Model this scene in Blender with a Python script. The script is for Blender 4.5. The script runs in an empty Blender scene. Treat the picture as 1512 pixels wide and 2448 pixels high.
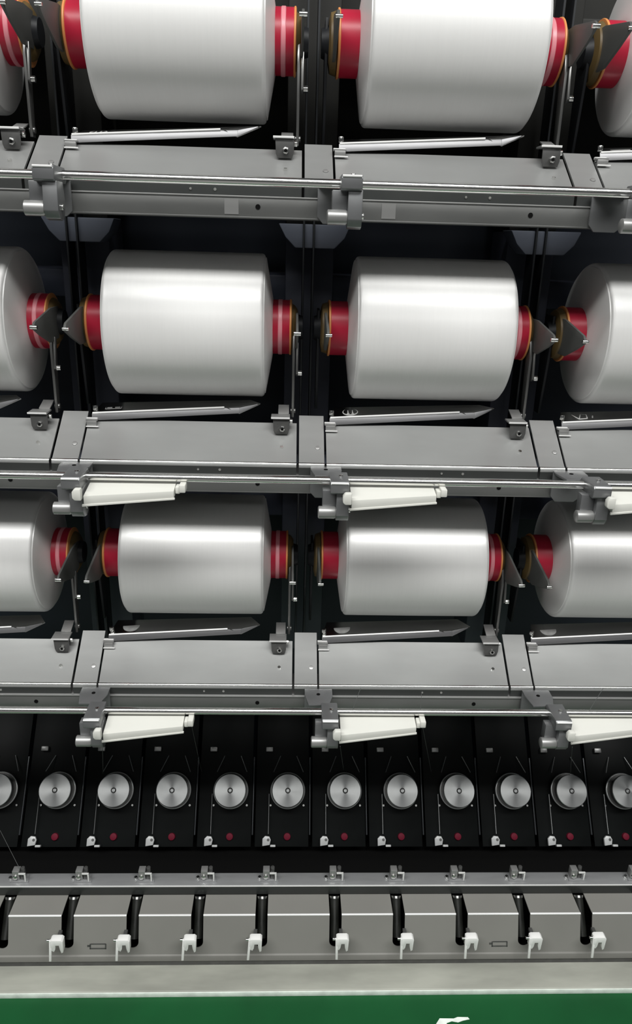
import bpy, bmesh, math, random
from mathutils import Vector, Matrix

random.seed(7)
sc = bpy.context.scene
col = sc.collection
MM = 0.001
H = 1195.0            # camera height above the floor, mm

# ------------------------------------------------------------------ camera
def cam_axes(p, y, r):
    p, y, r = map(math.radians, (p, y, r))
    f = Vector((math.sin(y)*math.cos(p), math.cos(y)*math.cos(p), -math.sin(p)))
    rt = Vector((math.cos(y), -math.sin(y), 0)); up = rt.cross(f)
    c, s = math.cos(r), math.sin(r)
    return f, rt*c + up*s, up*c - rt*s
F_, RT, UP = cam_axes(19.96357, 2.30186, 1.68569)
cd = bpy.data.cameras.new('camera')
cd.sensor_fit = 'VERTICAL'; cd.sensor_height = 36.0; cd.sensor_width = 36.0
cd.lens = 1800.0/2448.0*36.0
cd.clip_start = 0.01
cam = bpy.data.objects.new('camera', cd); col.objects.link(cam)
m = Matrix.Identity(4)
for i in range(3):
    m[i][0], m[i][1], m[i][2] = RT[i], UP[i], -F_[i]
m[2][3] = H*MM
cam.matrix_world = m
sc.camera = cam

# ------------------------------------------------------------------ world, lamps, exposure
w = bpy.data.worlds.new('hall_light'); sc.world = w; w.use_nodes = True
bg = w.node_tree.nodes['Background']
bg.inputs[0].default_value = (0.93, 0.97, 1.0, 1); bg.inputs[1].default_value = 0.04

def area(name, loc, size, power, rot, colr=(1, 1, 0.98)):
    l = bpy.data.lights.new(name, 'AREA'); l.shape = 'RECTANGLE'
    l.size, l.size_y = size; l.energy = power; l.color = colr
    o = bpy.data.objects.new(name, l); col.objects.link(o)
    o.location = loc; o.rotation_euler = rot
    return o
# ceiling tube lamps over the aisle; the farther row is added fill
area('ceiling_or_fill_lamp', (0.0, -1.15, 4.2), (6.0, 0.95), 330, (0, 0, 0))
area('ceiling_or_fill_lamp', (0.0, -5.20, 4.2), (6.0, 0.95), 52, (0, 0, 0))  # unseen lamp row, added as weak low-angle fill light

vs = sc.view_settings
vs.view_transform = 'Standard'; vs.look = 'None'; vs.gamma = 1.0
vs.use_curve_mapping = False; vs.exposure = 0.0

# ------------------------------------------------------------------ materials
MATS = {}
def mat(name, c, rough=0.5, metal=0.0, spec=0.5, noise=0.0, nscale=40.0, stretch=(1, 1, 1), bump=0.0, bscale=200.0, bstretch=(1, 1, 1), sheen=0.0, coat=0.0, rvar=0.0):
    mt = bpy.data.materials.new(name); mt.use_nodes = True
    nt = mt.node_tree; b = nt.nodes['Principled BSDF']
    b.inputs['Base Color'].default_value = (*c, 1); b.inputs['Roughness'].default_value = rough
    b.inputs['Metallic'].default_value = metal; b.inputs['Specular IOR Level'].default_value = spec
    if sheen: b.inputs['Sheen Weight'].default_value = sheen
    if coat: b.inputs['Coat Weight'].default_value = coat; b.inputs['Coat Roughness'].default_value = 0.15
    tc = nt.nodes.new('ShaderNodeTexCoord')
    if noise or rvar:
        mp = nt.nodes.new('ShaderNodeMapping'); mp.inputs['Scale'].default_value = stretch
        nt.links.new(tc.outputs['Object'], mp.inputs[0])
        n = nt.nodes.new('ShaderNodeTexNoise'); n.inputs['Scale'].default_value = nscale; n.inputs['Detail'].default_value = 5
        nt.links.new(mp.outputs[0], n.inputs['Vector'])
        if noise:
            rp = nt.nodes.new('ShaderNodeValToRGB')
            rp.color_ramp.elements[0].position = 0.3; rp.color_ramp.elements[1].position = 0.72
            rp.color_ramp.elements[0].color = (*[max(0, v*(1-noise)) for v in c], 1)
            rp.color_ramp.elements[1].color = (*[min(1, v*(1+noise)) for v in c], 1)
            nt.links.new(n.outputs[0], rp.inputs[0]); nt.links.new(rp.outputs[0], b.inputs['Base Color'])
        if rvar:
            mr = nt.nodes.new('ShaderNodeMapRange'); mr.inputs['To Min'].default_value = max(0.03, rough-rvar); mr.inputs['To Max'].default_value = rough+rvar
            nt.links.new(n.outputs[0], mr.inputs['Value']); nt.links.new(mr.outputs[0], b.inputs['Roughness'])
    if bump:
        mp2 = nt.nodes.new('ShaderNodeMapping'); mp2.inputs['Scale'].default_value = bstretch
        nt.links.new(tc.outputs['Object'], mp2.inputs[0])
        n2 = nt.nodes.new('ShaderNodeTexNoise'); n2.inputs['Scale'].default_value = bscale; n2.inputs['Detail'].default_value = 3
        nt.links.new(mp2.outputs[0], n2.inputs['Vector'])
        bp = nt.nodes.new('ShaderNodeBump'); bp.inputs['Strength'].default_value = bump; bp.inputs['Distance'].default_value = 0.001
        nt.links.new(n2.outputs[0], bp.inputs['Height']); nt.links.new(bp.outputs[0], b.inputs['Normal'])
    MATS[name] = mt
    return mt
mat('yarn', (0.77, 0.767, 0.755), rough=0.38, spec=0.9, noise=0.012, nscale=60, stretch=(6, .3, .3), bump=0.05, bscale=900, bstretch=(1, .1, .1), sheen=0.15)
mat('tube_red', (0.43, 0.016, 0.042), rough=0.36, spec=0.4)
mat('tube_pink', (0.75, 0.27, 0.31), rough=0.35, spec=0.5)
mat('ring_orange', (0.70, 0.28, 0.09), rough=0.45)
mat('adaptor_brown', (0.13, 0.085, 0.03), rough=0.5)
mat('apron_steel', (0.365, 0.37, 0.365), rough=0.36, metal=0.5, noise=0.05, nscale=9, stretch=(1, 3, 3), rvar=0.05)
mat('lip_steel', (0.085, 0.09, 0.088), rough=0.38, metal=0.75, noise=0.08, nscale=12)  # apron lips darkened to paint in their dark floor reflection; also ledge face
mat('beam_steel', (0.19, 0.193, 0.188), rough=0.4, metal=0.6, noise=0.12, nscale=10, stretch=(1, 4, 4))
mat('rod_chrome', (0.74, 0.74, 0.72), rough=0.2, metal=1.0, rvar=0.04, nscale=30)
mat('clamp_metal', (0.23, 0.235, 0.24), rough=0.36, metal=0.65, noise=0.08, nscale=35)
mat('blade_steel', (0.52, 0.52, 0.515), rough=0.28, metal=0.9, noise=0.05, nscale=30, stretch=(1, 6, 6))
mat('plate_polish', (0.42, 0.42, 0.415), rough=0.2, metal=1.0)
mat('flange_steel', (0.21, 0.21, 0.215), rough=0.42, metal=0.6, noise=0.06, nscale=30, stretch=(1, 6, 6))
mat('bright_edge', (0.80, 0.80, 0.79), rough=0.35, metal=0.25)  # pale diffuse colour paints the highlight along folds and edges; also the hook
mat('bracket_dark', (0.11, 0.11, 0.108), rough=0.35, metal=0.5, noise=0.15, nscale=60)
mat('bracket_grey', (0.34, 0.34, 0.335), rough=0.4, metal=0.6)
mat('screw_steel', (0.80, 0.80, 0.78), rough=0.2, metal=1.0)
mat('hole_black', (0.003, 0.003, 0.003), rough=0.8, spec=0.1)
mat('plastic_white', (0.66, 0.66, 0.615), rough=0.42, spec=0.4, noise=0.015, nscale=20)
mat('clip_white', (0.84, 0.84, 0.82), rough=0.4)
mat('arm_steel', (0.20, 0.20, 0.195), rough=0.33, metal=0.75)
mat('fin_grey', (0.085, 0.086, 0.082), rough=0.5, spec=0.4)
mat('frame_black', (0.010, 0.011, 0.013), rough=0.5, spec=0.3)
mat('frame_navy', (0.034, 0.04, 0.06), rough=0.55)
mat('post_navy', (0.06, 0.066, 0.09), rough=0.5)
mat('back_navy', (0.016, 0.022, 0.034), rough=0.6, noise=0.2, nscale=3)
mat('charcoal', (0.020, 0.020, 0.018), rough=0.6, spec=0.3)
mat('gusset_navy', (0.12, 0.135, 0.17), rough=0.5)  # lighter navy paints in the light falling on the gussets
mat('panel_black', (0.0045, 0.0055, 0.0055), rough=0.5, spec=0.12, noise=0.25, nscale=18)
mat('panel_edge', (0.06, 0.065, 0.07), rough=0.35, metal=0.5)
mat('disc_steel', (0.50, 0.51, 0.51), rough=0.30, metal=0.9, noise=0.03, nscale=80)
mat('flange_bright', (0.62, 0.63, 0.63), rough=0.3, metal=0.6)
mat('wire_steel', (0.42, 0.43, 0.43), rough=0.35, metal=0.8)
mat('button_red', (0.13, 0.004, 0.018), rough=0.6, spec=0.2)
mat('guide_white', (0.5, 0.51, 0.51), rough=0.3)
mat('ledge_steel', (0.30, 0.305, 0.31), rough=0.4, metal=0.4, noise=0.10, nscale=14, stretch=(1, 5, 5))
mat('cover_paint', (0.205, 0.202, 0.187), rough=0.5, spec=0.25, noise=0.05, nscale=8)
mat('base_paint', (0.32, 0.325, 0.285), rough=0.5, noise=0.24, nscale=9, stretch=(.7, 2.5, 2.5))
mat('tube_black', (0.016, 0.017, 0.015), rough=0.3, noise=0.2, nscale=40)
mat('floor_green', (0.006, 0.078, 0.022), rough=0.5, spec=0.3, noise=0.18, nscale=6, bump=0.05, bscale=60)
mat('floor_concrete', (0.17, 0.17, 0.165), rough=0.6, noise=0.15, nscale=5)
mat('paint_white', (0.80, 0.86, 0.80), rough=0.6, noise=0.15, nscale=50)  # floor mark paint; also the painted highlight on the tray edge
mat('thread', (0.085, 0.09, 0.088), rough=0.6)
mat('emblem_light', (0.55, 0.55, 0.54), rough=0.4)
mat('sticker_grey', (0.30, 0.30, 0.295), rough=0.4, spec=0.4, noise=0.2, nscale=90)

# brushed, turned discs: rings of slightly different roughness around the spindle hole
def turned(name):
    nt = MATS[name].node_tree; b = nt.nodes['Principled BSDF']
    b.inputs['Anisotropic'].default_value = 0.75
    tg = nt.nodes.new('ShaderNodeTangent'); tg.direction_type = 'RADIAL'; tg.axis = 'Y'
    nt.links.new(tg.outputs[0], b.inputs['Tangent'])
turned('disc_steel')
# wound filament lets light wander a little way in
yb = MATS['yarn'].node_tree.nodes['Principled BSDF']
yb.inputs['IOR'].default_value = 1.7
yb.inputs['Subsurface Weight'].default_value = 0.35
yb.inputs['Subsurface Radius'].default_value = (1.0, 1.0, 1.0)
yb.inputs['Subsurface Scale'].default_value = 0.03

# ------------------------------------------------------------------ mesh builder (mm)
class P:
    def __init__(s): s.bm = bmesh.new()
    def box(s, x0, x1, y0, y1, z0, z1, M=None):
        c = [(x, y, z) for x in (x0, x1) for y in (y0, y1) for z in (z0, z1)]
        v = [s.bm.verts.new(M @ Vector(p) if M else p) for p in c]
        for f in ((0, 1, 3, 2), (4, 6, 7, 5), (0, 4, 5, 1), (2, 3, 7, 6), (0, 2, 6, 4), (1, 5, 7, 3)):
            s.bm.faces.new([v[i] for i in f])
        return s
    def prism(s, pts, a0, a1, axis='x'):
        # pts: x-> (y,z); y-> (x,z); z-> (x,y)
        def mk(p, a):
            return {'x': (a, p[0], p[1]), 'y': (p[0], a, p[1]), 'z': (p[0], p[1], a)}[axis]
        A = [s.bm.verts.new(mk(p, a0)) for p in pts]; B = [s.bm.verts.new(mk(p, a1)) for p in pts]
        n = len(pts)
        s.bm.faces.new(A); s.bm.faces.new(B[::-1])
        for i in range(n):
            s.bm.faces.new((A[i], B[i], B[(i+1) % n], A[(i+1) % n]))
        return s
    def loft(s, A, B):
        A = [s.bm.verts.new(p) for p in A]; B = [s.bm.verts.new(p) for p in B]; n = len(A)
        s.bm.faces.new(A); s.bm.faces.new(B[::-1])
        for i in range(n):
            s.bm.faces.new((A[i], B[i], B[(i+1) % n], A[(i+1) % n]))
        return s
    def lathe(s, prof, o=(0, 0, 0), axis='x', seg=32, caps=True):
        # prof: list of (a, r) along axis
        rings = []
        for a, r in prof:
            ring = []
            for k in range(seg):
                t = 2*math.pi*k/seg; c, d = r*math.cos(t), r*math.sin(t)
                p = {'x': (a, c, d), 'y': (c, a, d), 'z': (c, d, a)}[axis]
                ring.append(s.bm.verts.new((p[0]+o[0], p[1]+o[1], p[2]+o[2])))
            rings.append(ring)
        for i in range(len(rings)-1):
            for k in range(seg):
                s.bm.faces.new((rings[i][k], rings[i+1][k], rings[i+1][(k+1) % seg], rings[i][(k+1) % seg]))
        if caps:
            s.bm.faces.new(rings[0]); s.bm.faces.new(rings[-1][::-1])
        return s
    def cyl(s, p0, p1, r, seg=16, r1=None):
        p0, p1 = Vector(p0), Vector(p1); d = (p1-p0).normalized()
        u = d.orthogonal().normalized(); v = d.cross(u)
        r1 = r if r1 is None else r1
        A = [s.bm.verts.new(p0+u*r*math.cos(2*math.pi*k/seg)+v*r*math.sin(2*math.pi*k/seg)) for k in range(seg)]
        B = [s.bm.verts.new(p1+u*r1*math.cos(2*math.pi*k/seg)+v*r1*math.sin(2*math.pi*k/seg)) for k in range(seg)]
        s.bm.faces.new(A); s.bm.faces.new(B[::-1])
        for k in range(seg):
            s.bm.faces.new((A[k], B[k], B[(k+1) % seg], A[(k+1) % seg]))
        return s
    def path(s, pts, r, seg=6):
        for a, b in zip(pts[:-1], pts[1:]): s.cyl(a, b, r, seg)
        return s
    def mesh(s, name, material, bevel=0.0, segs=2, ang=35, xf=None):
        bm = s.bm
        bmesh.ops.recalc_face_normals(bm, faces=bm.faces)
        if bevel:
            es = [e for e in bm.edges if len(e.link_faces) == 2 and e.calc_face_angle(0) > math.radians(40)]
            bmesh.ops.bevel(bm, geom=es, offset=bevel, segments=segs, profile=0.5, affect='EDGES', clamp_overlap=True)
        if xf: bm.transform(xf)
        bm.transform(Matrix.Scale(MM, 4))
        me = bpy.data.meshes.new(name); bm.to_mesh(me); bm.free()
        for p in me.polygons: p.use_smooth = True
        me.set_sharp_from_angle(angle=math.radians(ang))
        me.materials.append(MATS[material])
        return me

def part(name, mesh, subs=(), label=None): return (name, mesh, list(subs), label)

def link_obj(name, data, parent=None):
    o = bpy.data.objects.new(name, data); col.objects.link(o)
    if parent: o.parent = parent
    return o
def wpos(p): return Vector((p[0]*MM, p[1]*MM, (p[2]+H)*MM))   # mm, z relative to the camera height
def place(kit, name, label, cat, loc, group=None, rot=None):
    r = link_obj(name, None); r.empty_display_size = 0.02
    r.location = wpos(loc)
    if rot: r.rotation_euler = rot
    r['label'] = label; r['category'] = cat
    if group: r['group'] = group
    for n, me, subs, lb in kit:
        o = link_obj(n, me, r)
        if lb: o['label'] = lb
        for sn, sme, _, slb in subs:
            q = link_obj(sn, sme, o)
            if slb: q['label'] = slb
    return r
def single(name, mesh, label, cat, loc=(0, 0, 0), group=None):
    o = link_obj(name, mesh); o.location = wpos(loc)
    o['label'] = label; o['category'] = cat
    if group: o['group'] = group
    return o
def struct(name, mesh, loc=(0, 0, 0), label=None):
    o = link_obj(name, mesh); o.location = wpos(loc); o['kind'] = 'structure'
    if label: o['label'] = label
    return o

# ------------------------------------------------------------------ main measures (mm)
X0 = 12.8                     # left joint of the centre gap
PITCH = 330.0                 # packages per tier
YE = 975.6                    # front edge of the sloped aprons
ZT = [58.5 - 347.5*i for i in range(3)]
TIER = ['top', 'middle', 'bottom']
def gap(n, t): return (X0 + PITCH*n, YE, ZT[t])
GAPW = {-2: 'beyond the left edge', -1: 'left', 0: 'centre', 1: 'right', 2: 'beyond the right edge'}

# ------------------------------------------------------------------ the setting
fl = struct('floor', P().box(-3000, 3000, -6000, 1600, -60, 0).mesh('floor', 'floor_concrete'), (0, 0, -H), 'concrete floor in front of the machine')
link_obj('painted_strip', P().box(-3000, 3000, 430, 940, -1, 0.4).mesh('painted_strip', 'floor_green'), fl)['label'] = 'green painted strip of floor along the machine foot'
struct('wall_back', P().box(-1500, 1500, 0, 20, 0, 1235).mesh('wall_back', 'back_navy'), (0, 1330, -H), 'dark navy backing of the machine behind the packages')
link_obj('upper_back_panel', P().box(-1500, 1500, 0, 20, 1236, 1900).mesh('upper_back_panel', 'charcoal'), bpy.data.objects['wall_back'])['label'] = 'charcoal upper backing panel'
# white scuffed paint mark on the floor
pts = [(253, 857), (262, 868), (285, 867.5), (292, 870), (309, 869.5), (311, 866), (300, 864), (291, 861), (281, 863), (272, 860), (270, 848), (255, 846)]
single('paint_mark', P().prism(pts, 0.4, 0.9, 'z').mesh('paint_mark', 'paint_white'), 'ragged white paint mark on the green floor', 'paint mark', (0, 0, -H))

# ------------------------------------------------------------------ base tray, slotted cover, ledge
tray = P().prism([(910, -1195), (910, -1184.5), (911.5, -1183), (980, -1183), (980, -1195)], -1500, 1500, 'x')
edge = P().box(-1500, 1500, 908.8, 910.2, -1194.5, -1184.3)  # white strip paints the highlight along the tray's front
base = link_obj('base_tray', None); base.location = wpos((0, 930, -1195))
for n, me in (('tray', tray.mesh('tray', 'base_paint', .6, xf=Matrix.Translation((0, -930, 1195)))),
              ('front_highlight', edge.mesh('front_highlight', 'paint_white', .3, xf=Matrix.Translation((0, -930, 1195))))):
    link_obj(n, me, base)
base['label'] = 'scuffed light grey base tray lying along the green floor'; base['category'] = 'machine base'

SLOTS = [-474+110*i for i in range(-2, 5)] + [94+110*i for i in range(0, 7)]
SW = 10.5
# facet plane: from (983,-1096.7) down to (960,-1159.5), then lip
E0, E1 = Vector((983, -1096.7)), Vector((960, -1159.5))
LN = (E1-E0).length
dn = (E1-E0).normalized(); nn = Vector((-1, 0.366)).normalized()
def facet_mesh(thick=2.0):
    q = P()
    def mk(p, o):
        b = E0 + dn*p[1] - nn*o
        return (p[0], b.x, b.y)
    def plate(pts): q.loft([mk(p, 0) for p in pts], [mk(p, thick) for p in pts])
    S1, S2 = 46, 56
    xs = [-1000] + [v for sx in SLOTS for v in (sx-SW, sx+SW)] + [1050]
    for a, b in zip(xs[0::2], xs[1::2]): plate([(a, 0), (b, 0), (b, S1), (a, S1)])     # bays between the slots
    plate([(-1000, S2), (1050, S2), (1050, LN), (-1000, LN)])                          # strip below the slots
    for a, b in zip(xs[0::2], xs[1::2]): plate([(a, S1), (b, S1), (b, S2), (a, S2)])
    for sx in SLOTS:                                                                   # rounded slot ends
        for sg in (-1, 1):
            arc = [(sx+sg*SW*math.cos(t), S1+(S2-S1)*math.sin(t)) for t in [math.pi/2*k/6 for k in range(7)]]
            for p0, p1 in zip(arc[:-1], arc[1:]):
                plate([p0, p1, (p1[0], S2), (p0[0], S2)] if abs(p1[1]-S2) > .01 else [p0, p1, (p0[0], S2)])
    return q
def shelf_mesh():
    q = P(); xs = [-1000] + [v for sx in SLOTS for v in (sx-SW, sx+SW)] + [1050]
    for a, b in zip(xs[0::2], xs[1::2]): q.box(a, b, 983, 1036, -1098.7, -1096.7)
    return q
def fold_mesh():
    q = P(); xs = [-1000] + [v for sx in SLOTS for v in (sx-SW, sx+SW)] + [1050]
    for a, b in zip(xs[0::2], xs[1::2]): q.cyl((a, 983.4, -1097.4), (b, 983.4, -1097.4), 2.0, 12)
    return q
cv = link_obj('slotted_cover', None); cv.location = wpos((0, 970, -1183))
T_ = Matrix.Translation((0, -970, 1183))
link_obj('front_panel', facet_mesh().mesh('front_panel', 'cover_paint', xf=T_), cv)
link_obj('top_panel', shelf_mesh().mesh('top_panel', 'cover_paint', xf=T_), cv)
link_obj('folded_edge', fold_mesh().mesh('folded_edge', 'bright_edge', xf=T_), cv)
lip = P().prism([(960, -1159.5), (957.5, -1161), (956, -1171), (958, -1172), (964, -1172), (964, -1160)], -1000, 1050, 'x')
link_obj('bottom_lip', lip.mesh('bottom_lip', 'cover_paint', .5, xf=T_), cv)
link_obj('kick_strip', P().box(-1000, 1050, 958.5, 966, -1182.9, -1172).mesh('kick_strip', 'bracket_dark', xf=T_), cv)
link_obj('bottom_pan', P().box(-1000, 1050, 966, 1034, -1183, -1181).mesh('bottom_pan', 'hole_black', xf=T_), cv)
rear = P().box(-1000, 1050, 1034, 1038, -1183, -1097)
link_obj('rear_panel', rear.mesh('rear_panel', 'hole_black', xf=T_), cv)
for x in (-312, 381):
    # scratched rectangular slot outline low on the cover
    q = P()
    for (a0, a1, b0, b1) in ((-14, 14, -.8, .8), (-12, 13, 7, 8.4), (-14, -12, -1, 8), (12, 14, -1, 8), (-18, -13, 3, 6)):
        q.box(x+a0, x+a1, -0.6, 0.6, b0, b1)
    Mf = Matrix(((1, 0, 0, 0), (0, -nn.x*-1, -dn.x, 0), (0, nn.y, -dn.y, 0), (0, 0, 0, 1)))
    base_pt = E0 + dn*56 + nn*0.2
    Mx = Matrix.Translation((0, base_pt.x, base_pt.y)) @ Mf
    link_obj('slot_mark', q.mesh('slot_mark', 'bracket_dark', xf=T_ @ Mx), cv)
cv['label'] = 'grey folded cover with a row of vertical slots above the base tray'; cv['category'] = 'machine cover'

# black yarn tubes standing in the slots
tube_kit = [part('tube', P().cyl((0, -28, -52), (0, 12, -4), 8.2, 20).mesh('tube', 'tube_black')),
            part('rim', P().cyl((0, 11.5, -4.6), (0, 14, -1.6), 9.0, 20).mesh('rim', 'screw_steel'), label='shiny steel tube rim')]
ORD = ['first', 'second', 'third', 'fourth', 'fifth', 'sixth', 'seventh', 'eighth', 'ninth', 'tenth', 'eleventh', 'twelfth']
vis = [s for s in SLOTS if -480 <= s <= 540]
for i, s in enumerate(vis):
    place(tube_kit, 'yarn_tube', 'black yarn tube inside the %s cover slot from the left' % ORD[i], 'tube', (s, 1010, -1096.5), 'black tubes in the cover slots')

# white plastic yarn clips at the lower end of the slots
def clip_kit(sgn):
    body = P().prism([(-9, 12), (-6, 14), (9, 14), (12, 11), (11, -12), (8, -14), (6, -6), (5, 3), (-0.6, 3), (-1.8, -6), (-4, -11), (-9, -8)], -6, 6, 'y')
    hole = P().box(-0.5, 4.9, 1, 5, -5, 3)
    leg = P().loft([(-10.5, -5, 12), (-6.5, -5, 12), (-6.5, -1, 12), (-10.5, -1, 12)], [(-13.5 if sgn < 0 else -9.5, -8, -30), (-9.5 if sgn < 0 else -5.5, -8, -30), (-9.5 if sgn < 0 else -5.5, -5, -30), (-13.5 if sgn < 0 else -9.5, -5, -30)])
    pin = P().cyl((-15, -1, 9), (-8, -1, 9), 2.4, 12)
    stem = P().box(-3, 3, 5, 24, -2, 4)
    return [part('body', body.mesh('body', 'clip_white', .35), [part('notch', hole.mesh('notch', 'bracket_dark'))]), part('leg', leg.mesh('leg', 'clip_white', .4)),
            part('pin', pin.mesh('pin', 'screw_steel')), part('stem', stem.mesh('stem', 'bracket_dark', .4))]
ck = {-1: clip_kit(-1), 1: clip_kit(1)}
ci = 0
for s in vis[1:]:
    sg = -1 if s < 0 else 1
    place(ck[sg], 'yarn_clip', 'white plastic yarn clip on the slotted cover, %s from the left' % ORD[ci], 'clip', (s + (-9.5 if sg < 0 else 8.5), 946, -1118), 'white yarn clips along the cover')
    ci += 1

# ledge rail above the cover
lg = link_obj('guide_ledge', None); lg.location = wpos((0, 1038, -1095)); T2 = Matrix.Translation((0, -1038, 1095))
link_obj('top_plate', P().box(-1000, 1050, 1025, 1052, -1077, -1074).mesh('top_plate', 'ledge_steel', .6, xf=T2), lg)
link_obj('front_face', P().box(-1000, 1050, 1024.6, 1027, -1095, -1077.2).mesh('front_face', 'lip_steel', .4, xf=T2), lg)
link_obj('bright_lip', P().box(-1000, 1050, 1023.8, 1026, -1077.4, -1075).mesh('bright_lip', 'bright_edge', .4, xf=T2), lg)
lg['label'] = 'long grey steel ledge carrying the row of small guide brackets'; lg['category'] = 'ledge'
bk_kit = [part('base', P().prism([(-15, -9), (17, -9), (13, 9), (-12, 9)], 0, 2, 'z').mesh('base', 'ledge_steel', .4)),
          part('housing', P().box(-11, 1, -5, 8, 2, 21).mesh('housing', 'bracket_grey', 1.0)),
          part('roller', P().cyl((-6, -8, 9), (-6, -4.5, 9), 4.2, 16).mesh('roller', 'screw_steel', .5), label='bright round roller end'),
          part('hook', P().box(1, 13, -8.5, -6, 17, 19.6).box(10.4, 13, -8.5, -6, 2, 17).mesh('hook', 'bright_edge', .3), label='bright angled wire hook'),
          part('inner_block', P().box(2.2, 9, -4, 6, 2, 16.5).mesh('inner_block', 'bracket_dark', .4)),
          part('cap', P().cyl((6, 2, 16.6), (6, 2, 24), 3.6, 14).mesh('cap', 'bracket_dark', .8)),
          part('screw', P().cyl((-17, 0, 0), (-17, 0, 4), 3, 10).mesh('screw', 'screw_steel', .5))]
bx = [-22.5-109.5*i for i in range(4, -1, -1)] + [96+108.8*i for i in range(6)]
for i, x in enumerate(bx[:11]):
    place(bk_kit, 'guide_bracket', 'small steel guide bracket on the ledge, %s from the left' % ORD[i], 'bracket', (x, 1040, -1074), 'guide brackets on the ledge')

# ------------------------------------------------------------------ turned discs and their black panels (tilted 40 degrees)
TH = math.radians(40)
AX = Vector((0, math.cos(TH), -math.sin(TH))); UPV = Vector((0, math.sin(TH), math.cos(TH)))
ROT = (-TH, 0, 0)            # local y -> AX (away from viewer), local z -> UPV
DC = Vector((8.9, 1169.4, -991.8))
disc_kit = [part('face', P().lathe([(0.4, 4.6), (0, 5.2), (0, 29.2), (0.8, 30.2), (5, 30.2)], axis='y', seg=64, caps=False).lathe([(0.4, 0.01), (0.4, 4.6)], axis='y', seg=24, caps=False).mesh('face', 'disc_steel', ang=25)),
            part('groove', P().lathe([(5, 30.2), (6, 26), (20, 26), (21, 32)], axis='y', seg=48, caps=False).mesh('groove', 'bracket_dark')),
            part('flange', P().lathe([(21, 32), (22, 33.6), (25, 33.6), (27, 31)], axis='y', seg=56).mesh('flange', 'flange_bright')),
            part('hub_ring', P().lathe([(-0.5, 3.6), (-1.2, 4.2), (-0.5, 5.0), (0.2, 5.2)], axis='y', seg=24, caps=False).mesh('hub_ring', 'bracket_dark')),
            part('hub', P().lathe([(-1.0, 0.3), (-0.9, 2.8), (-0.2, 3.6)], axis='y', seg=20).mesh('hub', 'disc_steel')),
            part('shaft', P().cyl((0, 27, 0), (0, 37, 0), 9, 20).mesh('shaft', 'panel_black'))]
pn_kit = [part('plate', P().box(-62, 41, 0, 4, -101, 165).mesh('plate', 'panel_black', .8)),
          part('edge_strip', P().box(42, 44.5, -3, 6, -80, 62).mesh('edge_strip', 'panel_edge', .4)),
          part('button', P().lathe([(-5, 4), (-4.4, 6.2), (0, 7)], (0, 0, -83), 'y', 18).mesh('button', 'button_red'), label='dark red button'),
          part('thread_guide', P().prism([(-47, -99), (-47, -86), (-42, -81), (-34, -82), (-31, -88), (-33, -97)], -12, -6, 'y').box(-32, -22, -14, -6, -100.5, -96.5).mesh('thread_guide', 'guide_white', .8), [part('eyelet', P().cyl((-36, -12.4, -88), (-36, -11.5, -88), 2.6, 12).mesh('eyelet', 'bracket_dark')), part('stud', P().cyl((-39, -6, -91), (-39, 1, -91), 3, 10).mesh('stud', 'wire_steel'))], label='small white thread guide'),
          part('top_clip', P().box(-44, -30, -8, 0, 72, 81).mesh('top_clip', 'bracket_grey', 1.5)),
          part('guide_wire', P().path([(-36, -8, -78), (-36, -9, -6)], 0.7).mesh('guide_wire', 'wire_steel')),
          part('yoke_wire', P().path([(-28, -13, 34), (-15, -3, 64)], 0.8).mesh('yoke_wire', 'wire_steel')),
          part('yoke_wire', P().path([(30, -13, 34), (17, -3, 64)], 0.8).mesh('yoke_wire', 'wire_steel')),
          part('screw', P().cyl((31, -3, -27), (31, 0, -27), 2, 10).mesh('screw', 'screw_steel')),
          part('screw', P().cyl((-33, -3, -27), (-33, 0, -27), 2, 10).mesh('screw', 'screw_steel'))]
for k, i in enumerate(range(-5, 7)):
    c = DC + Vector((110*i, 0, 0))
    w_ = ORD[k]
    place(disc_kit, 'feed_roller', 'turned steel feed roller disc, %s from the left in its row' % w_, 'roller', c, 'turned feed rollers in a row', ROT)
    place(pn_kit, 'roller_panel', 'black mounting panel with red button behind the %s disc from left' % w_, 'panel', c + AX*38, 'black panels behind the feed rollers', ROT)

# trough under the panels; its near-black colour paints the gap's deep shade
single('machine_trough', P().prism([(1052, -1183), (1052, -1092), (1070, -1115), (1320, -1115), (1320, -1183)], -1000, 1050, 'x').mesh('machine_trough', 'hole_black'), 'black trough between the guide ledge and the roller panels', 'machine part')

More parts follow.
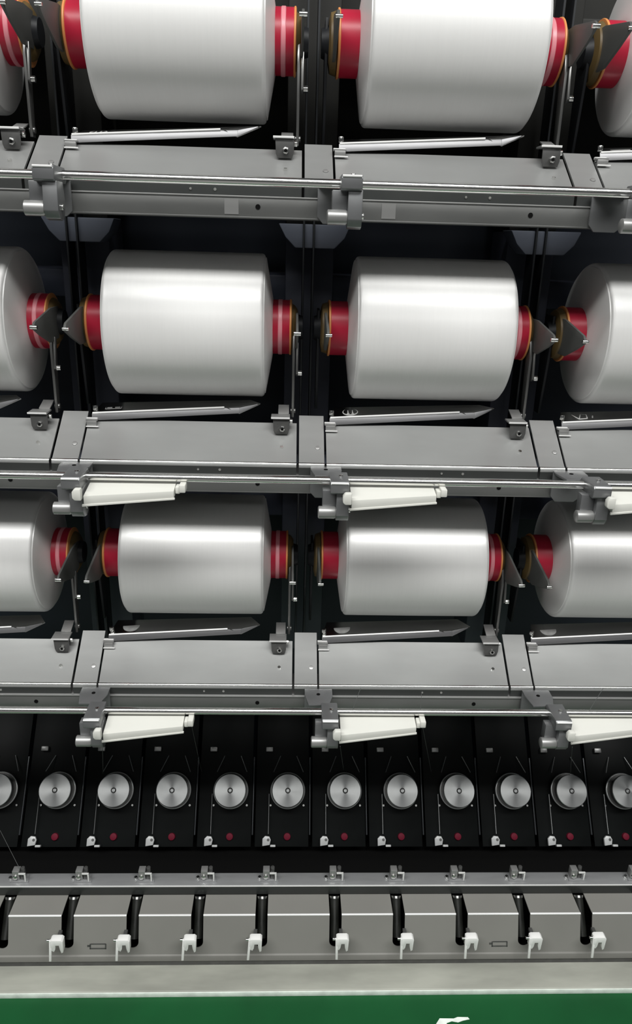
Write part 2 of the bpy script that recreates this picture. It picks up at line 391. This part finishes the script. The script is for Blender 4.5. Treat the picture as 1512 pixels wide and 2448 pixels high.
# ------------------------------------------------------------------ tier furniture, built once in gap coordinates (mm)
# sloped apron panel between two joints
SL = 52.5/74.0
def apron_prof(th=2.0, yt=74):
    # rounded front edge, lip below
    pr = [(yt, yt*SL), (6, 6*SL)]
    cx, cz, r = 5.6, -1.2, 5.6
    for k in range(0, 7):
        a = math.radians(125 + k*55/6)
        pr.append((cx + r*math.cos(a), cz + r*math.sin(a)))
    pr += [(0, -2.4)]
    inner = [(th, -2.4), (th, -1), (6+th, 6*SL-th), (yt+th, yt*SL-th)]
    return pr + inner
ap_kit = [part('sheet', P().prism(apron_prof(yt=62), 39.0, 328.0, 'x').mesh('sheet', 'apron_steel', ang=50), [  # sheet cut short so a black band shows as shade under the tray
            part('rivet', P().cyl((225, -0.8, -7), (225, 0.4, -7), 1.8, 10).mesh('rivet', 'screw_steel')),
            part('rivet', P().cyl((196, -0.8, -7), (196, 0.4, -7), 1.5, 10).mesh('rivet', 'screw_steel'))]),
          part('front_lip', P().box(39, 328, 0.1, 2, -13, -2.4).mesh('front_lip', 'lip_steel')),
          part('edge_highlight', P().cyl((39, 3.7, .7), (328, 3.7, .7), 3.1, 20).mesh('edge_highlight', 'rod_chrome')),  # chrome strip added to draw the highlight line along the apron bend
          part('shade_flange', P().box(39, 328, 62.2, 65, 4, 41).mesh('shade_flange', 'hole_black'))]  # black flange stands in for the shadow band beneath the tray
def ring_at(y, x, r=3.4):
    # little screw on the slope at depth y
    z = y*SL; n = Vector((0, -SL, 1)).normalized()
    a = Vector((x, y, z)); return P().cyl(a - n*0.5, a + n*1.2, r, 14)
st_kit = [part('sheet', P().prism(apron_prof(), 1.5, 36.0, 'x').mesh('sheet', 'apron_steel', ang=50)),
          part('front_lip', P().box(1.5, 36, 0.1, 2, -13, -2.4).mesh('front_lip', 'lip_steel')),
          part('edge_highlight', P().cyl((1.5, 3.7, .7), (36, 3.7, .7), 3.1, 20).mesh('edge_highlight', 'rod_chrome')),  # same added highlight line on the strip's bend
          part('screw', ring_at(26, 27).mesh('screw', 'bracket_grey', .4))]
# L bracket near the right end of an apron (gap coordinates of the gap on its right)
lb_kit = [part('face', P().prism([(-35, 55), (-12, 55), (-12, 40), (-14, 33), (-32, 33), (-34, 38)], 41.5, 44, 'y').mesh('face', 'bracket_dark', .5)),
          part('flange', P().box(-37.5, -11.5, 39.5, 62, 54.6, 57).mesh('flange', 'bracket_grey', .5), [part('flange_edge', P().box(-37.5, -11.8, 38.8, 39.8, 54.8, 57.2).mesh('flange_edge', 'bright_edge', .2), label='painted highlight on the flange edge')]),
          part('tab', P().loft([(-28, 60, 57), (-13, 60, 57), (-13, 60, 59), (-28, 60, 59)], [(-28, 82, 64), (-13, 82, 64), (-13, 82, 66), (-28, 82, 66)]).mesh('tab', 'bracket_grey', .4)),
          part('bolt', P().cyl((-22, 37.5, 41), (-22, 42, 41), 4.2, 6).mesh('bolt', 'screw_steel', .6), [part('socket', P().cyl((-22, 37.2, 41), (-22, 37.9, 41), 2.0, 12).mesh('socket', 'hole_black'))]),
          part('nut', P().cyl((-13, 49, 50), (-8, 49, 50), 3.5, 6).mesh('nut', 'screw_steel', .4)),
          part('foot', P().cyl((-22, 26, 17.8), (-22, 24.8, 20.2), 2.4, 10).mesh('foot', 'screw_steel'))]
# tapered blade under a package (gap coordinates of the gap on its left)
def blade_kit(variant):
    def zf(x): return 52.8 + (x-44)*0.0625      # fold line
    fl = P()     # lit front flange
    fl.loft([(44, 60, zf(44)), (44, 62, zf(44)), (44, 58.2, zf(44)-9.5), (44, 56.8, zf(44)-9.5)],
            [(248, 62, zf(248)-1), (248, 64, zf(248)-1), (248, 60.6, zf(248)-8.5), (248, 59, zf(248)-8.5)])
    fl.loft([(248, 62, zf(248)-1), (248, 64, zf(248)-1), (248, 60.6, zf(248)-8.5), (248, 59, zf(248)-8.5)], [(273, 64.6, zf(273)+2.6), (273, 66, zf(273)+2.6), (273, 65.8, zf(273)+1.2), (273, 64.4, zf(273)+1.2)])
    pl = P()     # plate behind the fold, pointed at its right end
    top = [(44, 61, zf(44)), (228, 62, zf(228)), (248, 59.5, zf(248)-8), (277, 66, zf(277)+3), (262, 92, zf(262)+3), (52, 92, zf(52)+8)]
    pl.bm.verts.ensure_lookup_table()
    A = [pl.bm.verts.new(p) for p in top]; B = [pl.bm.verts.new((p[0], p[1]+.6, p[2]-1.4)) for p in top]
    pl.bm.faces.new(A); pl.bm.faces.new(B[::-1])
    for i in range(6): pl.bm.faces.new((A[i], B[i], B[(i+1) % 6], A[(i+1) % 6]))
    ed = P().cyl((45, 60.4, zf(45)+.2), (227, 61.8, zf(227)+.2), 1.5, 10)
    clip = P().box(37, 53, 51, 61, 44, 46.5).box(38.5, 52, 48.5, 53, 38.2, 44)
    cl2 = P().box(37, 52, 55.5, 60, 45, 47.4)
    peg = P().cyl((47, 70, 55), (47, 70, 62), 3.6, 12)
    k = [part('plate', pl.mesh('plate', 'plate_polish')), part('flange', fl.mesh('flange', 'flange_steel', .3)),
         part('fold_edge', ed.mesh('fold_edge', 'bright_edge'), label='painted highlight on the fold'), part('hinge', clip.mesh('hinge', 'bracket_grey', .5)),
         part('hinge_lip', cl2.mesh('hinge_lip', 'bright_edge', .4)), part('foot_lip', P().box(38, 55, 46.5, 49, 36.4, 38).mesh('foot_lip', 'bright_edge', .3)), part('peg', peg.mesh('peg', 'screw_steel', .8))]
    # mark lying on the plate
    def onp(x, f): return Vector((x, 61.5+f*30, zf(x)+0.5+f*(6 if x < 150 else 4)))
    if variant == 'oval':
        q = P(); c = [onp(74 + 10.5*math.cos(a), 0.5+0.32*math.sin(a)) for a in [2*math.pi*i/28 for i in range(29)]]
        q.path(c, 0.9, 6)
        for dx in (-3.2, 3.2):
            q.path([onp(74+dx, 0.33), onp(74+dx, 0.67)], 1.0, 6); q.path([onp(74+dx-1.8, 0.67), onp(74+dx+1.8, 0.67)], .7, 6); q.path([onp(74+dx-1.8, 0.33), onp(74+dx+1.8, 0.33)], .7, 6)
        k.append(part('emblem', q.mesh('emblem', 'emblem_light'), label='pale oval emblem with two upright bars'))
    elif variant == 'box':
        q = P(); a, b, c, d = onp(60, .35), onp(82, .35), onp(82, .75), onp(60, .75)
        q.path([a, b, c, d, a], .6, 6)
        q2 = P()
        for xa in (62, 73):
            pts = [onp(xa, .42), onp(xa+7, .42), onp(xa+7, .68), onp(xa, .68)]
            q2.loft(pts, [p + Vector((0, 0, .5)) for p in pts])
        k.append(part('sticker_frame', q.mesh('sticker_frame', 'sticker_grey'), label='small rectangular sticker outline')); k.append(part('sticker', q2.mesh('sticker', 'sticker_grey')))
    elif variant == 'vee':
        q = P(); q.path([onp(64, .8), onp(72, .25), onp(78, .75), onp(86, .7), onp(84, .3), onp(72, .25)], .9, 6); q.path([onp(92, .35), onp(94, .55)], 1.0, 6)
        k.append(part('emblem', q.mesh('emblem', 'emblem_light'), label='pale angular emblem'))
    elif variant == 'round':
        q = P(); pts = [onp(76 + 13*math.cos(a), 0.55+0.4*math.sin(a)) for a in [2*math.pi*i/24 for i in range(24)]]
        q.loft(pts, [p + Vector((0, 0, .6)) for p in pts])
        k.append(part('sticker', q.mesh('sticker', 'sticker_grey'), label='worn round sticker'))
    return k
# rod clamp
cl_kit = [part('back_plate', P().prism([(17, 0), (57, 0), (57, -36), (50, -42), (24, -42), (17, -34)], -9, -5, 'y').mesh('back_plate', 'clamp_metal', .6)),
          part('top_plate', P().prism([(17, -5), (58, -5), (58, -24), (52, -46), (22, -46), (17, -20)], -1.5, 1.5, 'z').mesh('top_plate', 'clamp_metal', .5), [part('hole', P().cyl((37, -20, 1.2), (37, -20, 1.9), 2.8, 12).mesh('hole', 'hole_black'))]),
          part('block', P().prism([(-44, 1), (-50, 7.5), (-90, 7.5), (-93, 4), (-93, -7), (-90, -9), (-48, -9), (-44, -4)], 40, 63, 'x').mesh('block', 'clamp_metal', .8)),
          part('block_edge', P().cyl((41, -92.6, 5.6), (62, -92.6, 5.6), 1.5, 10).mesh('block_edge', 'bright_edge'), label='painted highlight on the block edge'),
          part('arm', P().prism([(-88, -8), (-64, -8), (-60, -30), (-66, -44), (-74, -48), (-84, -46), (-90, -38)], 48, 64, 'x').mesh('arm', 'clamp_metal', .8)),
          part('web', P().prism([(-80, -8), (-66, -8), (-66, -34), (-80, -34)], 31, 48, 'x').mesh('web', 'clamp_metal', .8)),
          part('knob', P().lathe([(25.5, 6.4), (26.5, 8), (46, 8), (47.9, 7)], (0, -82, -36), 'x', 24).mesh('knob', 'bracket_grey')),
          part('screw', P().cyl((54, -68, 7), (54, -68, 9.6), 3, 12).mesh('screw', 'screw_steel', .5)),
          part('pin', P().cyl((63.8, -78, -34), (66.6, -78, -34), 3.2, 12).mesh('pin', 'screw_steel', .4))]
# white tapered plastic bar hanging under the rod, right of its clamp
def bar_sec(x, yb, zb, yf, zf, zl): return [(x, yb, zb), (x, yf, zf), (x, yf, zl), (x, yb, zl+1)]
wb_kit = [part('body', P().loft(bar_sec(66.5, -53, -7.5, -95, -15, -27), bar_sec(175, -56, -7.5, -81, -11.5, -21.5)).mesh('body', 'plastic_white', 1.0)),
          part('end_cap', P().box(176, 182, -76, -62, -17, -8).box(181, 189, -78, -60, -15, -5).mesh('end_cap', 'plastic_white', 1.2)),
          part('left_cap', P().prism([(55, -16), (55, -8), (58, -4), (66, -4), (66, -19), (58, -19)], -103, -94.2, 'y').mesh('left_cap', 'plastic_white', 1.5)),
          part('bottom_rib', P().loft([(64.5, -96, -26), (64.5, -93, -26), (64.5, -93, -29), (64.5, -96, -29)], [(176, -82, -20.5), (176, -79, -20.5), (176, -79, -23), (176, -82, -23)]).mesh('bottom_rib', 'plastic_white', .5))]
# cradle arm at the right end of a package (gap coordinates of the gap on its right)
AXY, AXZ = 109.1, 170.6
ra_kit = [part('arm', P().prism([(72, 50), (84, 50), (92, 150), (118, 178), (110, 190), (96, 186), (78, 160), (72, 140)], -9.5, -6, 'x').mesh('arm', 'arm_steel', .5)),
          part('link_bar', P().prism([(66, 112), (74, 108), (80, 150), (74, 154)], -4.5, -1.5, 'x').mesh('link_bar', 'arm_steel', .4), [part('bolt', P().cyl((-1.5, 70, 113), (4, 70, 113), 4, 6).mesh('bolt', 'screw_steel', .5))]),
          part('adaptor', P().lathe([(-10.8, 32), (-7, 30), (-3, 24)], (0, AXY, AXZ), 'x', 32).mesh('adaptor', 'adaptor_brown')),
          part('hub', P().lathe([(-3, 18), (4, 16)], (0, AXY, AXZ), 'x', 24).mesh('hub', 'frame_black')),
          part('fin', P().prism([(98, 150), (104, 192), (70, 192), (2, 181), (-3, 178), (-3, 172), (20, 162), (60, 148)], -5.5, -2.5, 'x').mesh('fin', 'fin_grey', .5), [part('fin_tip', P().cyl((-8.5, -2, 175), (0.5, -2, 175), 2.8, 10).mesh('fin_tip', 'screw_steel', .4))], label='dark grey pointed fin'),
          part('pivot', P().cyl((-11, 78, 58), (-4, 78, 58), 4, 10).mesh('pivot', 'arm_steel', .4))]
la_kit = [part('arm', P().prism([(110, 55), (130, 55), (134, 150), (130, 196), (96, 196), (96, 150)], 24.5, 28, 'x').mesh('arm', 'frame_black', .5)),
          part('adaptor', P().lathe([(29, 24), (31, 33), (38.6, 35.5)], (0, AXY, AXZ), 'x', 32).mesh('adaptor', 'adaptor_brown')),
          part('hub', P().lathe([(20, 16), (29, 20)], (0, AXY, AXZ), 'x', 24).mesh('hub', 'frame_black')),
          part('fin', P().prism([(100, 146), (104, 194), (74, 194), (0, 181), (-5, 177), (-5, 171), (22, 160), (62, 146)], 33.5, 36.8, 'x').mesh('fin', 'fin_grey', .5), [part('fin_tip', P().cyl((32, -4, 174), (40, -4, 174), 2.2, 10).mesh('fin_tip', 'screw_steel', .4))], label='dark grey pointed fin')]
# yarn package: red tube with rings and the wound white yarn
def package_kit(R):
    body = []
    x0, x1, c0, c1, rt = 26, 253, 37.5, 240, 36.6
    body += [(x0, rt), (x0+1, rt+6), (c0-3.2, R-5)]
    for k in range(5):
        a = math.pi*(1-k/8.0)      # small rounding at the crease
        body.append((c0 + 2.6 + 4.4*math.cos(a), R-4.4+4.4*math.sin(a)))
    n = 24
    for k in range(1, n): body.append((c0+3+(c1-c0-6)*k/n, R + 0.25*math.sin(math.pi*k/n)))
    for k in range(4, -1, -1):
        a = math.pi*(k/8.0)
        body.append((c1 - 2.6 + 4.4*math.cos(a), R-4.4+4.4*math.sin(a)))
    body += [(c1+3.2, R-5), (x1-1, rt+6), (x1, rt)]
    tube = [(0.5, 33), (0.5, 36.4), (2, 37), (277, 37), (278.5, 36.4), (278.5, 33)]
    return [part('yarn', P().lathe(body, axis='x', seg=96).mesh('yarn', 'yarn', ang=28)),
            part('tube', P().lathe(tube, axis='x', seg=64).mesh('tube', 'tube_red'), [
                part('end_ring', P().lathe([(-0.4, 36), (-0.4, 38), (.6, 38.6), (2.0, 38.5), (2.8, 37.1)], axis='x', seg=56).mesh('end_ring', 'ring_orange'), label='orange end ring'),
                part('end_ring', P().lathe([(275.8, 37.1), (276.5, 38.0), (278, 38.1), (279.0, 36.5)], axis='x', seg=56).mesh('end_ring', 'ring_orange'), label='orange end ring'),
                part('stripe', P().lathe([(260, 37.02), (260.8, 37.8), (265.2, 37.8), (266, 37.02)], axis='x', seg=56).mesh('stripe', 'tube_pink'), label='pink stripe')])]
pk = [package_kit(92.5), package_kit(97.0), package_kit(92.5)]
# frame post with bright edges, behind the packages
post_kit = [part('flat_bar', P().box(2.5, 5.5, 150, 185, -690, 420).mesh('flat_bar', 'frame_black', .4), [part('bar_edge', P().box(2.9, 4.9, 149.3, 150.2, -690, 420).mesh('bar_edge', 'panel_edge'))]),
            part('flat_bar', P().box(16.5, 19.5, 150, 185, -690, 420).mesh('flat_bar', 'frame_black', .4), [part('bar_edge', P().box(17, 19, 149.3, 150.2, -690, 420).mesh('bar_edge', 'panel_edge'))])]
box_post = P().box(-22, 50, 205, 300, -690, 18).mesh('box_post', 'post_navy', 3)
upper_post = P().box(-22, 50, 205, 300, 19, 420).mesh('upper_post', 'charcoal', 3)
PKW = {-2: 'cut by the left picture edge', -1: 'left of centre', 0: 'right of centre', 1: 'cut by the right picture edge'}
blade_var = {(0, -1): 'oval', (0, 0): 'none', (0, 1): 'round', (1, -1): 'box', (1, 0): 'oval', (1, 1): 'vee', (2, -1): 'round', (2, 0): 'round', (2, 1): 'round'}
BK = {v: blade_kit(v) for v in ('oval', 'box', 'vee', 'round', 'none')}

for n in (-1, 0, 1):
    place(post_kit, 'frame_post', 'twin black flat bar post in the %s gap between the packages' % GAPW[n], 'post', (X0+PITCH*n, YE, 0), 'twin bar posts')
    place([part('lower_column', box_post), part('upper_column', upper_post)], 'frame_column', 'dark box column behind the %s gap between packages' % GAPW[n], 'column', (X0+PITCH*n, YE, 0), 'dark box columns')

for t in range(3):
    z = ZT[t]; tw = TIER[t]
    # long parts of the tier
    b = link_obj('tier_beam', None); b.location = wpos((0, YE, z-36)); b['label'] = 'long grey steel beam under the %s tier aprons' % tw; b['category'] = 'beam'
    TB = Matrix.Translation((0, 0, 36))
    link_obj('web', P().box(-900, 1000, -3, 0.6, -36, -14.2).mesh('web', 'beam_steel', .5, xf=TB), b)
    link_obj('top_flange', P().box(-900, 1000, -4.2, 60, -14.8, -13.2).mesh('top_flange', 'bracket_grey', .3, xf=TB), b)
    link_obj('bottom_flange', P().box(-900, 1000, -3, 45, -38, -36).mesh('bottom_flange', 'beam_steel', .3, xf=TB), b)
    q = P()
    for n in (-2, -1, 0, 1):
        q = P().cyl((X0+PITCH*n+276, -3.6, -25), (X0+PITCH*n+276, -2.4, -25), 3.0, 12)
        link_obj('hole', q.mesh('hole', 'hole_black', xf=TB), b)
    if t == 0:
        for x_ in (-72.7, 116):
            link_obj('tape_patch', P().box(x_-8.5, x_+8.5, -3.5, -2.9, -34, -17).mesh('tape_patch', 'bracket_grey', xf=TB), b)['label'] = 'pale square tape patch'
    single('guide_rod', P().cyl((-900, 0, 0), (1000, 0, 0), 5.0, 24).mesh('guide_rod', 'rod_chrome'), 'polished chrome guide rod running along the %s tier' % tw, 'rod', (0, 915.6, z-0.7))
    # cross duct behind the packages
    single('cross_duct', P().box(-900, 1000, 215, 330, 0, 40).mesh('cross_duct', 'frame_navy' if t else 'charcoal', 3), 'dark navy cross duct behind the %s row of packages' % tw, 'duct', (0, YE, z+196))
    for n in (-2, -1, 0, 1):
        g = gap(n, t)
        if n > -2 or t > -1:
            place(ap_kit, 'apron_panel', 'sloped grey steel apron panel of the %s tier, %s' % (tw, PKW[n]), 'panel', g, 'sloped apron panels')
            place(pk[t], 'yarn_package', 'white yarn package on red tube in the %s tier, %s' % (tw, PKW[n]), 'yarn package', (g[0]+40, g[1]+AXY, g[2]+AXZ), 'white yarn packages')
            place(BK[blade_var.get((t, n), 'none')], 'guide_tray', 'pointed steel guide tray below the %s tier package, %s' % (tw, PKW[n]), 'tray', g, 'pointed guide trays')
        if n > -2:
            gw = GAPW[n]
            place(st_kit, 'joint_strip', 'narrow grey cover strip in the %s gap of the %s tier' % (gw, tw), 'cover strip', g, 'narrow joint cover strips')
            place(lb_kit, 'angle_bracket', 'small dark angle bracket with bolt left of the %s strip, %s tier' % (gw, tw), 'bracket', g, 'bolted angle brackets')
            place(cl_kit, 'rod_clamp', 'grey metal rod clamp with knob below the %s gap of the %s tier' % (gw, tw), 'clamp', g, 'rod clamps')
            place(ra_kit, 'cradle_arm', 'steel cradle arm with dark fin on left side of %s gap, %s tier' % (gw, tw), 'arm', g, 'right hand cradle arms')
            place(la_kit, 'package_holder', 'black package holder with fin on right side of %s gap, %s tier' % (gw, tw), 'holder', g, 'left hand package holders')
            if t > 0:
                place(wb_kit, 'traverse_bar', 'white tapered plastic bar under the %s tier rod, right of %s clamp' % (tw, gw), 'plastic bar', g, 'white tapered plastic bars')

# navy gussets under the top tier, in front of the box columns
gus = P().prism([(-32, 0), (70, 0), (62, -18), (48, -32), (-8, -32), (-22, -18)], 0, 50, 'y').mesh('gusset', 'gusset_navy', 2)
for n in (-1, 0, 1):
    for t in (0, 1):
        single('gusset_plate', gus, 'navy gusset block under the %s tier behind the %s gap' % (TIER[t], GAPW[n]), 'gusset', (X0+PITCH*n, YE+150+5, ZT[t]-40), 'navy gusset blocks')

# ------------------------------------------------------------------ loose yarn ends
def thread(a, b, label, r=0.35):
    a, b = Vector(a), Vector(b); me = P().cyl((0, 0, 0), a-b, r, 6).mesh('yarn_thread', 'thread')
    single('yarn_thread', me, label, 'thread', b, 'single yarn threads')
zb = ZT[2]
def pn(x, u): v = DC + AX*20 + UPV*u; return (x, v.y, v.z)
thread((X0-330+66, YE-98, zb-31), pn(-348, 30), 'thin yarn thread hanging from left end of the bottom left white bar')
thread((X0-330+185, YE-70, zb-14), pn(-159, 34), 'thin yarn thread hanging from right end of the bottom left white bar')
thread((X0+66, YE-98, zb-31), pn(117.5, 38), 'thin yarn thread hanging from left end of the bottom centre white bar')
thread((X0+185, YE-70, zb-14), pn(290, 35), 'thin yarn thread hanging from right end of the bottom centre white bar')
thread((X0+330+66, YE-98, zb-31), pn(567, 32), 'thin yarn thread hanging from left end of the bottom right white bar')
thread((X0+101, YE-6, zb+3.5), (X0+85.6, YE-60, zb+5), 'thin yarn thread slanting to the bottom rod near the centre clamp')
thread((X0+330-136, YE-6, zb-4), (X0+330-147.4, YE-60, zb+5), 'thin upright yarn thread above the bottom rod, right of centre')
thread((X0+330+141, YE-6, zb+6.5), (X0+330+100, YE-60, zb+5), 'thin yarn thread slanting to the bottom rod near the right clamp')
thread((-502, 1080, -1004), (-459, 1040, -1052), 'thin yarn thread slanting down to the leftmost guide bracket')
